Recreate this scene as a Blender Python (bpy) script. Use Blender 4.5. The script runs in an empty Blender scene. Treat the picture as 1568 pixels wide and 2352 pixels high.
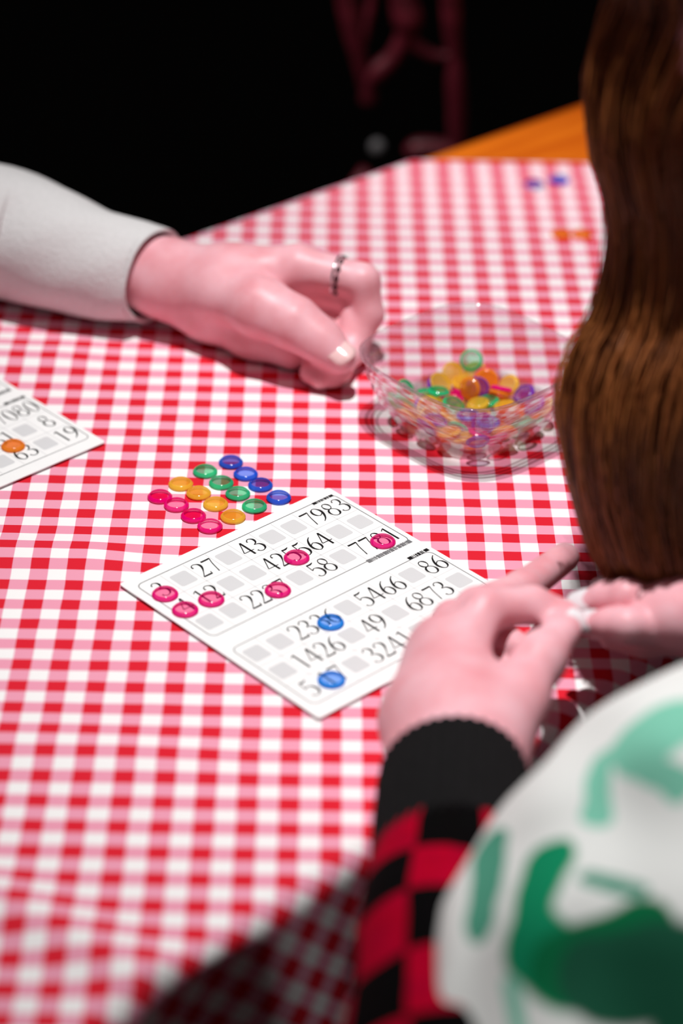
import bpy, math, random
import numpy as np
from mathutils import Vector, Matrix, Quaternion

# ------------------------------------------------------------------ camera, world, lights, exposure
scene = bpy.context.scene
COL = scene.collection
CAM = np.array([0.150466, -1.212269, 0.724747]); FPX = 5520.96
AR = np.array([0.999797, 0.000129, 0.020128]); AU = np.array([-0.017150, 0.528902, 0.848509]); AF = np.array([0.010536, 0.848683, -0.528798])
def at(x, y, z=0.0):
    """point of the horizontal plane z seen at pixel (x, y) of the 1568 x 2352 frame"""
    d = AF + AR*(x-784)/FPX - AU*(y-1176)/FPX
    return CAM + d*((z-CAM[2])/d[2])
def atd(x, y, dep):
    d = AF + AR*(x-784)/FPX - AU*(y-1176)/FPX
    return CAM + d*dep

cd = bpy.data.cameras.new('camera'); cam = bpy.data.objects.new('camera', cd); COL.objects.link(cam)
cam.matrix_world = Matrix(((AR[0], AU[0], -AF[0], CAM[0]), (AR[1], AU[1], -AF[1], CAM[1]), (AR[2], AU[2], -AF[2], CAM[2]), (0, 0, 0, 1)))
cd.sensor_fit = 'VERTICAL'; cd.sensor_height = 36.0; cd.sensor_width = 24.0
cd.lens = FPX/2352*36.0
cd.clip_start = 0.05; cd.clip_end = 60
cd.dof.use_dof = True; cd.dof.focus_distance = 1.345; cd.dof.aperture_fstop = 3.0
scene.camera = cam

w = bpy.data.worlds.new('world'); scene.world = w; w.use_nodes = True
w.node_tree.nodes['Background'].inputs[0].default_value = (1.0, 0.93, 0.9, 1)
w.node_tree.nodes['Background'].inputs[1].default_value = 0.032

def spot(name, loc, target, power, size_deg, blend, radius, col):
    l = bpy.data.lights.new(name, 'SPOT'); l.energy = power; l.spot_size = math.radians(size_deg)
    l.spot_blend = blend; l.shadow_soft_size = radius; l.color = col
    o = bpy.data.objects.new(name, l); COL.objects.link(o); o.location = loc
    o.rotation_euler = (Vector(target)-Vector(loc)).to_track_quat('-Z', 'Y').to_euler()
    return o
spot('table_spot', (0.14, -0.10, 1.62), (0.345, -0.04, 0.0), 118, 57, 1.0, 0.016, (1.0, 0.98, 0.965))
spot('chair_fill_spot', (-0.9, 0.15, 1.6), (0.30, 0.72, 0.05), 95, 26, 0.8, 0.06, (1.0, 0.9, 0.88))  # added fill with no lamp of the room behind it, brightens the chair

vs = scene.view_settings
vs.view_transform = 'Standard'; vs.look = 'None'; vs.exposure = 0.0; vs.gamma = 1.0; vs.use_curve_mapping = False

# ------------------------------------------------------------------ helpers
def lin(c):
    return tuple((v/255/12.92 if v/255 <= 0.04045 else ((v/255+0.055)/1.055)**2.4) for v in c)
def mat(name):
    m = bpy.data.materials.new(name); m.use_nodes = True
    return m, m.node_tree.nodes, m.node_tree.links, m.node_tree.nodes['Principled BSDF']
def simple(name, rgb, rough=0.6, spec=0.3, noise=0.0, scale=60.0, bump=0.0, metallic=0.0, sheen=0.0):
    m, n, l, b = mat(name)
    c = lin(rgb)
    b.inputs['Base Color'].default_value = (*c, 1); b.inputs['Roughness'].default_value = rough
    b.inputs['Specular IOR Level'].default_value = spec; b.inputs['Metallic'].default_value = metallic
    b.inputs['Sheen Weight'].default_value = sheen
    if noise or bump:
        tc = n.new('ShaderNodeTexCoord'); nz = n.new('ShaderNodeTexNoise'); nz.inputs['Scale'].default_value = scale
        nz.inputs['Detail'].default_value = 5
        l.new(tc.outputs['Object'], nz.inputs['Vector'])
        if noise:
            r = n.new('ShaderNodeValToRGB')
            r.color_ramp.elements[0].position = 0.3; r.color_ramp.elements[1].position = 0.7
            r.color_ramp.elements[0].color = (*[v*(1-noise) for v in c], 1); r.color_ramp.elements[1].color = (*[min(1, v*(1+noise)) for v in c], 1)
            l.new(nz.outputs['Fac'], r.inputs['Fac']); l.new(r.outputs['Color'], b.inputs['Base Color'])
        if bump:
            bp = n.new('ShaderNodeBump'); bp.inputs['Strength'].default_value = bump; bp.inputs['Distance'].default_value = 0.002
            l.new(nz.outputs['Fac'], bp.inputs['Height']); l.new(bp.outputs['Normal'], b.inputs['Normal'])
    return m

def mobj(name, V, F, m=None, parent=None, smooth=True, loc=None):
    me = bpy.data.meshes.new(name)
    me.from_pydata([tuple(map(float, v)) for v in V], [], [tuple(map(int, f)) for f in F]); me.update()
    if smooth: me.polygons.foreach_set('use_smooth', [True]*len(me.polygons))
    if m is not None:
        for mm in (m if isinstance(m, (list, tuple)) else [m]): me.materials.append(mm)
    o = bpy.data.objects.new(name, me); COL.objects.link(o)
    if parent is not None: o.parent = parent
    if loc is not None: o.location = loc
    return o
def empty(name, loc=(0, 0, 0), rz=0.0):
    o = bpy.data.objects.new(name, None); COL.objects.link(o); o.location = loc; o.rotation_euler = (0, 0, rz); o.empty_display_size = 0.05
    return o
def tag(o, label, cat, group=None):
    o['label'] = label; o['category'] = cat
    if group: o['group'] = group
    return o
def box(V, F, x0, x1, y0, y1, z0, z1):
    b = len(V)
    V += [(x0, y0, z0), (x1, y0, z0), (x1, y1, z0), (x0, y1, z0), (x0, y0, z1), (x1, y0, z1), (x1, y1, z1), (x0, y1, z1)]
    F += [tuple(b+i for i in f) for f in ((0, 3, 2, 1), (4, 5, 6, 7), (0, 1, 5, 4), (1, 2, 6, 5), (2, 3, 7, 6), (3, 0, 4, 7))]
def bevel(o, wd, seg=2):
    md = o.modifiers.new('bevel', 'BEVEL'); md.width = wd; md.segments = seg; md.limit_method = 'ANGLE'
    return o

def frames(path):
    P = [Vector(p) for p in path]; T = []
    for i in range(len(P)):
        T.append((P[min(i+1, len(P)-1)]-P[max(i-1, 0)]).normalized())
    up = Vector((0, 0, 1))
    n = (up-T[0]*up.dot(T[0])).normalized(); out = []
    for i, t in enumerate(T):
        n = (n-t*n.dot(t)).normalized()
        out.append((P[i], t, n, t.cross(n)))
    return out
def resample(pts, n):
    """Catmull-Rom resampling of tuples of any size"""
    A = np.array(pts, float); m = len(A)-1; out = []
    for k in range(n):
        s = k/(n-1)*m; i = min(int(s), m-1); t = s-i
        p0, p1, p2, p3 = A[max(i-1, 0)], A[i], A[i+1], A[min(i+2, m)]
        out.append(0.5*((2*p1)+(-p0+p2)*t+(2*p0-5*p1+4*p2-p3)*t*t+(-p0+3*p1-3*p2+p3)*t**3))
    return np.array(out)
def sweep(path, rad, nseg=48, mod=None, squash=None, closed_ends=False):
    """tube along path (n,3) with radii (n); mod(i,u,phi) -> radius factor; returns V, F, UV"""
    fr = frames(path); V = []; F = []; UV = []; L = 0.0
    for i, (p, t, n, b) in enumerate(fr):
        if i: L += (p-fr[i-1][0]).length
        for j in range(nseg):
            ph = 2*math.pi*j/nseg
            r = rad[i]*(mod(i, L, ph) if mod else 1.0)
            sq = squash[i] if squash is not None else 1.0
            V.append(p + n*(math.cos(ph)*r*sq) + b*(math.sin(ph)*r)); UV.append((j/nseg, L))
    for i in range(len(fr)-1):
        for j in range(nseg):
            k = (j+1) % nseg
            F.append((i*nseg+j, i*nseg+k, (i+1)*nseg+k, (i+1)*nseg+j))
    if closed_ends:
        for base, rev in ((0, True), ((len(fr)-1)*nseg, False)):
            f = [base+j for j in range(nseg)]
            F.append(tuple(f[::-1] if rev else f))
    return V, F, UV
def set_uv(o, UV):
    me = o.data; uv = me.uv_layers.new(name='UVMap')
    wrapu = {}
    for p in me.polygons:
        us = [UV[v][0] for v in p.vertices]
        hi = max(us)
        for li, v in zip(p.loop_indices, p.vertices):
            u, vv = UV[v]
            if hi-u > 0.5: u += 1.0
            uv.data[li].uv = (u, vv)

# implicit surfaces: tapered capsules blended together and meshed with surface nets
def surfnet(fn, lo, hi, h):
    lo = np.array(lo); n = np.ceil((np.array(hi)-lo)/h).astype(int)+1
    ax = [lo[i]+h*np.arange(n[i]) for i in range(3)]
    G = np.stack(np.meshgrid(*ax, indexing='ij'), -1).astype(np.float32).reshape(-1, 3)
    D = fn(G).reshape(n)
    ins = D < 0
    cs = n-1
    acc = np.zeros((*cs, 3), np.float32); cnt = np.zeros(cs, np.float32)
    offs = [(a, b, c) for a in (0, 1) for b in (0, 1) for c in (0, 1)]
    def sl(o): return tuple(slice(o[i], o[i]+cs[i]) for i in range(3))
    for a in offs:
        for d in range(3):
            if a[d]: continue
            b = list(a); b[d] = 1
            da, db = D[sl(a)], D[sl(b)]
            cr = (da < 0) != (db < 0)
            t = np.where(cr, da/np.where(cr, da-db, 1), 0)
            for q in range(3):
                acc[..., q] += np.where(cr, a[q]+(t if q == d else 0), 0)
            cnt += cr
    idx = -np.ones(cs, int); act = cnt > 0; idx[act] = np.arange(act.sum())
    ii = np.stack(np.nonzero(act), -1)
    V = lo + h*(ii + acc[act]/cnt[act][:, None])
    F = []
    for d in range(3):
        e1, e2 = [(1, 2), (2, 0), (0, 1)][d]
        s0 = [slice(1, cs[i]) for i in range(3)]; s0[d] = slice(0, cs[d])
        s1 = list(s0); s1[d] = slice(1, cs[d]+1)
        a = ins[tuple(s0)]; b = ins[tuple(s1)]
        for flag, rev in ((a & ~b, False), (~a & b, True)):
            P = np.stack(np.nonzero(flag), -1)
            if not len(P): continue
            P = P + np.array([0 if i == d else 1 for i in range(3)])
            q = []
            for o1, o2 in ((-1, -1), (0, -1), (0, 0), (-1, 0)):
                Q = P.copy(); Q[:, e1] += o1; Q[:, e2] += o2
                q.append(idx[Q[:, 0], Q[:, 1], Q[:, 2]])
            q = np.stack(q, -1)
            if rev: q = q[:, ::-1]
            F.append(q)
    return V, np.concatenate(F)
def smin(a, b, k):
    h = np.maximum(k-np.abs(a-b), 0)/k
    return np.minimum(a, b)-h*h*k*0.25
def cap(P, a, b, ra, rb):
    a = np.asarray(a, np.float32); b = np.asarray(b, np.float32); ba = b-a
    pa = P-a; t = np.clip((pa@ba)/max(float(ba@ba), 1e-12), 0, 1)
    return np.sqrt(((pa-t[:, None]*ba)**2).sum(1))-(ra+(rb-ra)*t)
def chains_mesh(chains, h=0.0014):
    """chains: list of (points[(xyz, r)...], k inside, k to the rest)"""
    allp = np.array([p for c in chains for p, r in c[0]]); rm = max(r for c in chains for p, r in c[0])
    def fn(P):
        out = None
        for pts, ki, ko in chains:
            d = None
            for (a, ra), (b, rb) in zip(pts[:-1], pts[1:]):
                e = cap(P, a, b, ra, rb); d = e if d is None else smin(d, e, ki)
            out = d if out is None else smin(out, d, ko)
        return out
    return surfnet(fn, allp.min(0)-rm-0.006, allp.max(0)+rm+0.006, h)
def J(x, y, zmm, rmm):
    return (at(x, y, zmm/1000.0), rmm/1000.0)

# ------------------------------------------------------------------ materials
def gingham():
    m, n, l, b = mat('gingham')
    uv = n.new('ShaderNodeUVMap'); uv.uv_map = 'UVMap'
    sp = n.new('ShaderNodeSeparateXYZ'); l.new(uv.outputs[0], sp.inputs[0])
    nz = n.new('ShaderNodeTexNoise'); nz.inputs['Scale'].default_value = 0.7; nz.inputs['Detail'].default_value = 2; l.new(uv.outputs[0], nz.inputs['Vector'])
    masks = []
    for i in range(2):
        a = n.new('ShaderNodeMath'); a.operation = 'ADD'; a.inputs[1].default_value = 0.5; l.new(sp.outputs[i], a.inputs[0])
        j = n.new('ShaderNodeMath'); j.operation = 'MULTIPLY_ADD'; j.inputs[1].default_value = 0.06; l.new(nz.outputs['Fac'], j.inputs[0]); l.new(a.outputs[0], j.inputs[2])
        j2 = n.new('ShaderNodeMath'); j2.operation = 'SUBTRACT'; j2.inputs[1].default_value = 0.03; l.new(j.outputs[0], j2.inputs[0])
        fr = n.new('ShaderNodeMath'); fr.operation = 'FRACT'; l.new(j2.outputs[0], fr.inputs[0])
        s = n.new('ShaderNodeMath'); s.operation = 'SUBTRACT'; s.inputs[1].default_value = 0.5; l.new(fr.outputs[0], s.inputs[0])
        ab = n.new('ShaderNodeMath'); ab.operation = 'ABSOLUTE'; l.new(s.outputs[0], ab.inputs[0])
        mr = n.new('ShaderNodeMapRange'); mr.inputs['From Min'].default_value = 0.242; mr.inputs['From Max'].default_value = 0.258
        mr.inputs['To Min'].default_value = 1; mr.inputs['To Max'].default_value = 0; l.new(ab.outputs[0], mr.inputs['Value'])
        masks.append(mr)
    add = n.new('ShaderNodeMath'); add.operation = 'ADD'; l.new(masks[0].outputs[0], add.inputs[0]); l.new(masks[1].outputs[0], add.inputs[1])
    half = n.new('ShaderNodeMath'); half.operation = 'MULTIPLY'; half.inputs[1].default_value = 0.5; l.new(add.outputs[0], half.inputs[0])
    r = n.new('ShaderNodeValToRGB'); e = r.color_ramp.elements
    e[0].position = 0.0; e[0].color = (*lin((250, 248, 248)), 1)
    e[1].position = 1.0; e[1].color = (*lin((222, 34, 52)), 1)
    p = r.color_ramp.elements.new(0.5); p.color = (*lin((240, 160, 184)), 1)
    l.new(half.outputs[0], r.inputs['Fac']); l.new(r.outputs['Color'], b.inputs['Base Color'])
    b.inputs['Roughness'].default_value = 0.85; b.inputs['Specular IOR Level'].default_value = 0.12
    # fine thread relief
    wv = n.new('ShaderNodeTexNoise'); wv.inputs['Scale'].default_value = 26; wv.inputs['Detail'].default_value = 3; l.new(uv.outputs[0], wv.inputs['Vector'])
    bp = n.new('ShaderNodeBump'); bp.inputs['Strength'].default_value = 0.12; bp.inputs['Distance'].default_value = 0.0006
    l.new(wv.outputs['Fac'], bp.inputs['Height']); l.new(bp.outputs['Normal'], b.inputs['Normal'])
    return m

def wood(name, c0, c1, rough=0.4):
    m, n, l, b = mat(name)
    tc = n.new('ShaderNodeTexCoord'); mp = n.new('ShaderNodeMapping'); mp.inputs['Scale'].default_value = (3, 40, 40); l.new(tc.outputs['Object'], mp.inputs[0])
    nz = n.new('ShaderNodeTexNoise'); nz.inputs['Scale'].default_value = 1.6; nz.inputs['Detail'].default_value = 7; nz.inputs['Distortion'].default_value = 0.6; l.new(mp.outputs[0], nz.inputs['Vector'])
    r = n.new('ShaderNodeValToRGB'); e = r.color_ramp.elements; e[0].position = 0.35; e[1].position = 0.68
    e[0].color = (*lin(c0), 1); e[1].color = (*lin(c1), 1)
    l.new(nz.outputs['Fac'], r.inputs['Fac']); l.new(r.outputs['Color'], b.inputs['Base Color'])
    b.inputs['Roughness'].default_value = rough; b.inputs['Specular IOR Level'].default_value = 0.35
    return m

def skin():
    m, n, l, b = mat('skin')
    tc = n.new('ShaderNodeTexCoord'); nz = n.new('ShaderNodeTexNoise'); nz.inputs['Scale'].default_value = 45; nz.inputs['Detail'].default_value = 4
    l.new(tc.outputs['Object'], nz.inputs['Vector'])
    r = n.new('ShaderNodeValToRGB'); e = r.color_ramp.elements; e[0].position = 0.32; e[1].position = 0.7
    e[0].color = (*lin((236, 160, 170)), 1); e[1].color = (*lin((250, 194, 204)), 1)
    l.new(nz.outputs['Fac'], r.inputs['Fac']); l.new(r.outputs['Color'], b.inputs['Base Color'])
    b.inputs['Roughness'].default_value = 0.43; b.inputs['Specular IOR Level'].default_value = 0.4
    b.inputs['Subsurface Weight'].default_value = 0.18; b.inputs['Subsurface Radius'].default_value = (1.0, 0.35, 0.2); b.inputs['Subsurface Scale'].default_value = 0.006
    n2 = n.new('ShaderNodeTexNoise'); n2.inputs['Scale'].default_value = 420; n2.inputs['Detail'].default_value = 3; l.new(tc.outputs['Object'], n2.inputs['Vector'])
    bp = n.new('ShaderNodeBump'); bp.inputs['Strength'].default_value = 0.16; bp.inputs['Distance'].default_value = 0.0007
    l.new(n2.outputs['Fac'], bp.inputs['Height']); l.new(bp.outputs['Normal'], b.inputs['Normal'])
    return m

def plastic(name, rgb, clear, glow=0.0):
    """coloured see-through plastic: part of the light passes tinted, part is scattered"""
    m, n, l, b = mat(name)
    c = lin(rgb)
    b.inputs['Base Color'].default_value = (*c, 1); b.inputs['Roughness'].default_value = 0.1; b.inputs['Specular IOR Level'].default_value = 0.6
    tr = n.new('ShaderNodeBsdfTransparent'); tr.inputs[0].default_value = (*[0.86+0.14*v for v in c], 1)
    tl = n.new('ShaderNodeBsdfTranslucent'); tl.inputs[0].default_value = (*[min(1, v*1.15) for v in c], 1)
    m0 = n.new('ShaderNodeMixShader'); m0.inputs[0].default_value = 0.45; l.new(b.outputs[0], m0.inputs[1]); l.new(tl.outputs[0], m0.inputs[2])
    mx = n.new('ShaderNodeMixShader'); mx.inputs[0].default_value = clear
    l.new(m0.outputs[0], mx.inputs[1]); l.new(tr.outputs[0], mx.inputs[2])
    l.new(mx.outputs[0], n['Material Output'].inputs[0])
    return m

def glass():
    m, n, l, b = mat('clear_glass')
    n.remove(b)
    tr = n.new('ShaderNodeBsdfTransparent'); tr.inputs[0].default_value = (0.965, 0.93, 0.945, 1)
    gl = n.new('ShaderNodeBsdfGlossy'); gl.inputs['Roughness'].default_value = 0.05; gl.inputs['Color'].default_value = (0.95, 0.93, 0.95, 1)
    lw = n.new('ShaderNodeLayerWeight'); lw.inputs['Blend'].default_value = 0.5
    pw = n.new('ShaderNodeMath'); pw.operation = 'POWER'; pw.inputs[1].default_value = 2.2; l.new(lw.outputs['Facing'], pw.inputs[0])
    ma = n.new('ShaderNodeMath'); ma.operation = 'MULTIPLY_ADD'; ma.inputs[1].default_value = 0.8; ma.inputs[2].default_value = 0.04; l.new(pw.outputs[0], ma.inputs[0])
    df = n.new('ShaderNodeBsdfDiffuse'); df.inputs[0].default_value = (*lin((225, 190, 205)), 1)
    m1 = n.new('ShaderNodeMixShader'); m1.inputs[0].default_value = 0.08; l.new(tr.outputs[0], m1.inputs[1]); l.new(df.outputs[0], m1.inputs[2])
    mx = n.new('ShaderNodeMixShader'); l.new(ma.outputs[0], mx.inputs[0]); l.new(m1.outputs[0], mx.inputs[1]); l.new(gl.outputs[0], mx.inputs[2])
    l.new(mx.outputs[0], n['Material Output'].inputs[0])
    return m

def checker_sleeve():
    m, n, l, b = mat('red_black_check_knit')
    uv = n.new('ShaderNodeUVMap'); uv.uv_map = 'UVMap'
    mp = n.new('ShaderNodeMapping'); mp.inputs['Scale'].default_value = (8, 31, 1); mp.inputs['Location'].default_value = (0.45, 0.2, 0); l.new(uv.outputs[0], mp.inputs[0])
    nz = n.new('ShaderNodeTexNoise'); nz.inputs['Scale'].default_value = 0.8; nz.inputs['Detail'].default_value = 1; l.new(mp.outputs[0], nz.inputs['Vector'])
    mxv = n.new('ShaderNodeMix'); mxv.data_type = 'VECTOR'; mxv.inputs['Factor'].default_value = 0.22
    l.new(mp.outputs[0], mxv.inputs['A']); 
    va = n.new('ShaderNodeVectorMath'); va.operation = 'ADD'; l.new(mp.outputs[0], va.inputs[0]); l.new(nz.outputs['Color'], va.inputs[1]); l.new(va.outputs[0], mxv.inputs['B'])
    ck = n.new('ShaderNodeTexChecker'); ck.inputs['Scale'].default_value = 1.0
    ck.inputs['Color1'].default_value = (*lin((190, 0, 44)), 1); ck.inputs['Color2'].default_value = (*lin((10, 8, 9)), 1)
    l.new(mxv.outputs['Result'], ck.inputs['Vector'])
    n3 = n.new('ShaderNodeTexNoise'); n3.inputs['Scale'].default_value = 2.2; l.new(mp.outputs[0], n3.inputs['Vector'])
    ml = n.new('ShaderNodeMix'); ml.data_type = 'RGBA'; ml.blend_type = 'MULTIPLY'; ml.inputs['Factor'].default_value = 0.5
    l.new(ck.outputs['Color'], ml.inputs['A']); l.new(n3.outputs['Color'], ml.inputs['B'])
    l.new(ml.outputs['Result'], b.inputs['Base Color'])
    b.inputs['Roughness'].default_value = 0.95; b.inputs['Specular IOR Level'].default_value = 0.05
    return m

def print_shirt(blobs):
    """white cotton with painted green patches; each patch is a soft-edged region of the print"""
    m, n, l, b = mat('white_green_print')
    tc = n.new('ShaderNodeTexCoord')
    nz = n.new('ShaderNodeTexNoise'); nz.inputs['Scale'].default_value = 22; nz.inputs['Detail'].default_value = 2; l.new(tc.outputs['Object'], nz.inputs['Vector'])
    sub = n.new('ShaderNodeVectorMath'); sub.operation = 'SUBTRACT'; sub.inputs[1].default_value = (0.5, 0.5, 0.5); l.new(nz.outputs['Color'], sub.inputs[0])
    sc_ = n.new('ShaderNodeVectorMath'); sc_.operation = 'SCALE'; sc_.inputs['Scale'].default_value = 0.016; l.new(sub.outputs[0], sc_.inputs[0])
    pos = n.new('ShaderNodeVectorMath'); pos.operation = 'ADD'; l.new(tc.outputs['Object'], pos.inputs[0]); l.new(sc_.outputs[0], pos.inputs[1])
    col = None
    base = n.new('ShaderNodeRGB'); base.outputs[0].default_value = (*lin((236, 238, 236)), 1); col = base.outputs[0]
    for (c, r, rgb) in blobs:
        a, bb = c
        # distance to a segment, so patches can be brush strokes
        A = Vector(a); B = Vector(bb); BA = B-A; L2 = max(BA.length_squared, 1e-9)
        s1 = n.new('ShaderNodeVectorMath'); s1.operation = 'SUBTRACT'; s1.inputs[1].default_value = A; l.new(pos.outputs[0], s1.inputs[0])
        d1 = n.new('ShaderNodeVectorMath'); d1.operation = 'DOT_PRODUCT'; d1.inputs[1].default_value = BA/L2; l.new(s1.outputs[0], d1.inputs[0])
        cl = n.new('ShaderNodeClamp'); l.new(d1.outputs['Value'], cl.inputs[0])
        s2 = n.new('ShaderNodeVectorMath'); s2.operation = 'SCALE'; s2.inputs[0].default_value = BA; l.new(cl.outputs[0], s2.inputs['Scale'])
        s3 = n.new('ShaderNodeVectorMath'); s3.operation = 'DISTANCE'; l.new(s1.outputs[0], s3.inputs[0]); l.new(s2.outputs[0], s3.inputs[1])
        mr = n.new('ShaderNodeMapRange'); mr.inputs['From Min'].default_value = r*0.9; mr.inputs['From Max'].default_value = r*1.05
        mr.inputs['To Min'].default_value = 1; mr.inputs['To Max'].default_value = 0; l.new(s3.outputs['Value'], mr.inputs['Value'])
        mx = n.new('ShaderNodeMix'); mx.data_type = 'RGBA'; l.new(mr.outputs[0], mx.inputs['Factor']); l.new(col, mx.inputs['A']); mx.inputs['B'].default_value = (*lin(rgb), 1)
        col = mx.outputs['Result']
    l.new(col, b.inputs['Base Color'])
    b.inputs['Roughness'].default_value = 0.85; b.inputs['Specular IOR Level'].default_value = 0.15
    return m

M_GING = gingham()
M_TABLE = wood('orange_varnished_wood', (196, 84, 8), (232, 122, 24), 0.35)
M_CHAIR = wood('dark_red_wood', (70, 16, 26), (104, 30, 44), 0.4)
M_FLOOR = wood('black_stained_floor', (10, 7, 7), (18, 12, 11), 0.7)
M_WALL = simple('black_wall_paint', (9, 8, 9), 0.9, 0.1, 0.2, 12)
M_SKIN = skin()
M_CARD = simple('white_card_stock', (250, 250, 250), 0.55, 0.3, 0.012, 90)
M_GREY = simple('grey_print', (216, 216, 218), 0.7, 0.2, 0.01, 40)
M_LINE = simple('grey_line_print', (120, 120, 122), 0.7, 0.2, 0.02, 40)
M_INK = simple('black_ink', (16, 15, 17), 0.6, 0.25, 0.1, 60)
M_GLASS = glass()
M_KNIT = simple('light_grey_knit', (222, 220, 221), 0.95, 0.08, 0.04, 420, 0.5, sheen=0.2)
M_CUFF = simple('black_rib_knit', (26, 25, 26), 0.95, 0.08, 0.15, 300, 0.3)
M_CHECK = checker_sleeve()
M_SILVER = simple('silver', (222, 222, 228), 0.2, 0.5, 0.04, 200, metallic=1.0)
M_BEAD = simple('dark_garnet_bead', (64, 20, 34), 0.15, 0.6, 0.15, 300)
M_NAIL = simple('pale_pink_nail', (250, 208, 208), 0.2, 0.55, 0.02, 100)
M_NAILW = simple('white_nail_polish', (240, 238, 242), 0.15, 0.6, 0.02, 100)
M_HAIR, _n, _l, _b = mat('brown_hair')
_oi = _n.new('ShaderNodeAttribute'); _oi.attribute_name = 'tone'
_r = _n.new('ShaderNodeValToRGB'); _r.color_ramp.elements[0].color = (*lin((84, 40, 12)), 1); _r.color_ramp.elements[1].color = (*lin((186, 112, 58)), 1)
_l.new(_oi.outputs['Fac'], _r.inputs['Fac']); _l.new(_r.outputs['Color'], _b.inputs['Base Color'])
_b.inputs['Roughness'].default_value = 0.42; _b.inputs['Specular IOR Level'].default_value = 0.5

# ------------------------------------------------------------------ the setting
FLOOR_Z = -0.76
V, F = [], []; box(V, F, -3, 4, -3, 6, FLOOR_Z-0.05, FLOOR_Z)
o = mobj('floor', V, F, M_FLOOR, smooth=False); o['kind'] = 'structure'
V, F = [], []; box(V, F, -3, 4, 6, 6.1, FLOOR_Z, 2.4)
o = mobj('wall_back', V, F, M_WALL, smooth=False); o['kind'] = 'structure'

# ------------------------------------------------------------------ table and tablecloth
TA = math.radians(41.5)
TT = np.array([math.cos(TA), math.sin(TA)]); TN = np.array([-math.sin(TA), math.cos(TA)])
N_FAR, N_NEAR, T0, T1 = 0.1916, -0.3900, -0.75, 1.05
TOP = -0.0012
table = empty('table', (*(TT*(T0+T1)/2+TN*(N_FAR+N_NEAR)/2), FLOOR_Z), TA)
tag(table, 'wooden table of orange varnished boards under the gingham cloth', 'table')
hl, hw = (T1-T0)/2, (N_FAR-N_NEAR)/2
ztop = TOP-FLOOR_Z
nb = 5; bw = 2*hw/nb
plank_me = None
NSL = math.tan(math.radians(4.5))
q_ = np.array([0.119, -0.3945]); qc = TT*(T0+T1)/2+TN*(N_FAR+N_NEAR)/2
qx, qy = float((q_-qc)@TT), float((q_-qc)@TN)
yn = lambda x: qy+NSL*(x-qx)+0.001
V = [(x, y, z) for z in (-0.028, 0) for x, y in ((-hl, yn(-hl)), (hl, yn(hl)), (hl, -hw+bw-0.0006), (-hl, -hw+bw-0.0006))]
F = [(0, 3, 2, 1), (4, 5, 6, 7), (0, 1, 5, 4), (1, 2, 6, 5), (2, 3, 7, 6), (3, 0, 4, 7)]
pk = mobj('plank', V, F, M_TABLE, table, smooth=False); bevel(pk, 0.0025); pk.location = (0, 0, ztop)
for k in range(1, nb):
    if plank_me is None:
        V, F = [], []; box(V, F, -hl, hl, -bw/2+0.0006, bw/2-0.0006, -0.028, 0)
        pk = mobj('plank', V, F, M_TABLE, table, smooth=False); bevel(pk, 0.0025); plank_me = pk.data
    else:
        pk = bpy.data.objects.new('plank', plank_me); COL.objects.link(pk); pk.parent = table; bevel(pk, 0.0025)
    pk.location = (0, -hw+bw*(k+0.5), ztop)
V, F = [], []
for s in (-1, 1):
    box(V, F, -hl+0.1, hl-0.1, s*(hw-0.12)-0.011, s*(hw-0.12)+0.011, ztop-0.11, ztop-0.0285)
    box(V, F, s*(hl-0.1)-0.011, s*(hl-0.1)+0.011, -hw+0.1315, hw-0.1315, ztop-0.11, ztop-0.0285)
mobj('apron', V, F, M_TABLE, table, smooth=False)
for sx in (-1, 1):
    for sy in (-1, 1):
        V, F = [], []; box(V, F, -0.03, 0.03, -0.03, 0.03, 0, ztop-0.0285)
        lg = mobj('leg', V, F, M_TABLE, table, smooth=False); lg.location = (sx*(hl-0.1), sy*(hw-0.12), 0); bevel(lg, 0.004)

PX, PY = 0.02, 0.02*0.9226
ra_, rb_ = at(44, 2098), at(300, 2222)
def ridge(x, y, a, b, height, sig, ext):
    a = np.asarray(a)[:2]; b = np.asarray(b)[:2]; d = b-a; L = np.linalg.norm(d); d = d/L; nn = np.array([-d[1], d[0]])
    s = (x-a[0])*d[0]+(y-a[1])*d[1]; q = (x-a[0])*nn[0]+(y-a[1])*nn[1]
    e = np.where(s < 0, -s, np.where(s > L, s-L, 0))
    return height*np.exp(-(q/sig)**2)*np.exp(-(e/ext)**2)
def cloth_z(x, y):
    z = ridge(x, y, (-0.3, -0.088), (0.02, -0.1), 0.0032, 0.017, 0.03)
    z = z+ridge(x, y, ra_, rb_, 0.0065, 0.017, 0.05)
    z = z+ridge(x, y, (-0.3, 0.135), (-0.02, 0.13), 0.0025, 0.018, 0.03)
    z = z+ridge(x, y, (-0.1, -0.262), (0.06, -0.275), 0.0022, 0.018, 0.04)
    z = z+0.0005*(np.sin(x*61+1.3*np.sin(y*37))*np.sin(y*53+0.7)+1)*np.clip((-0.03-x)*20, 0, 1)
    return z
gx = np.arange(-0.46, 0.7601, 0.004); gy = np.arange(-0.72, 0.4491, 0.004)
gy = np.append(gy, 0.4495)
XX, YY = np.meshgrid(gx, gy, indexing='ij')
nn_ = XX*TN[0]+YY*TN[1]; tt_ = XX*TT[0]+YY*TT[1]
RR = 0.009
NA = math.radians(46.0); NN2 = np.array([-math.sin(NA), math.cos(NA)]); NT2 = np.array([math.cos(NA), math.sin(NA)])
NEAR2 = float(NN2@np.array([0.119, -0.3945]))
def roll(s):
    """distance past the edge -> (outward, drop)"""
    s = np.maximum(s, 0); q = np.minimum(s/RR, math.pi/2)
    return RR*np.sin(q), RR*(1-np.cos(q))+np.maximum(s-RR*math.pi/2, 0)
zc = cloth_z(XX, YY)
ZZ = zc.copy(); Xc, Yc = XX.copy(), YY.copy()
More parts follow.
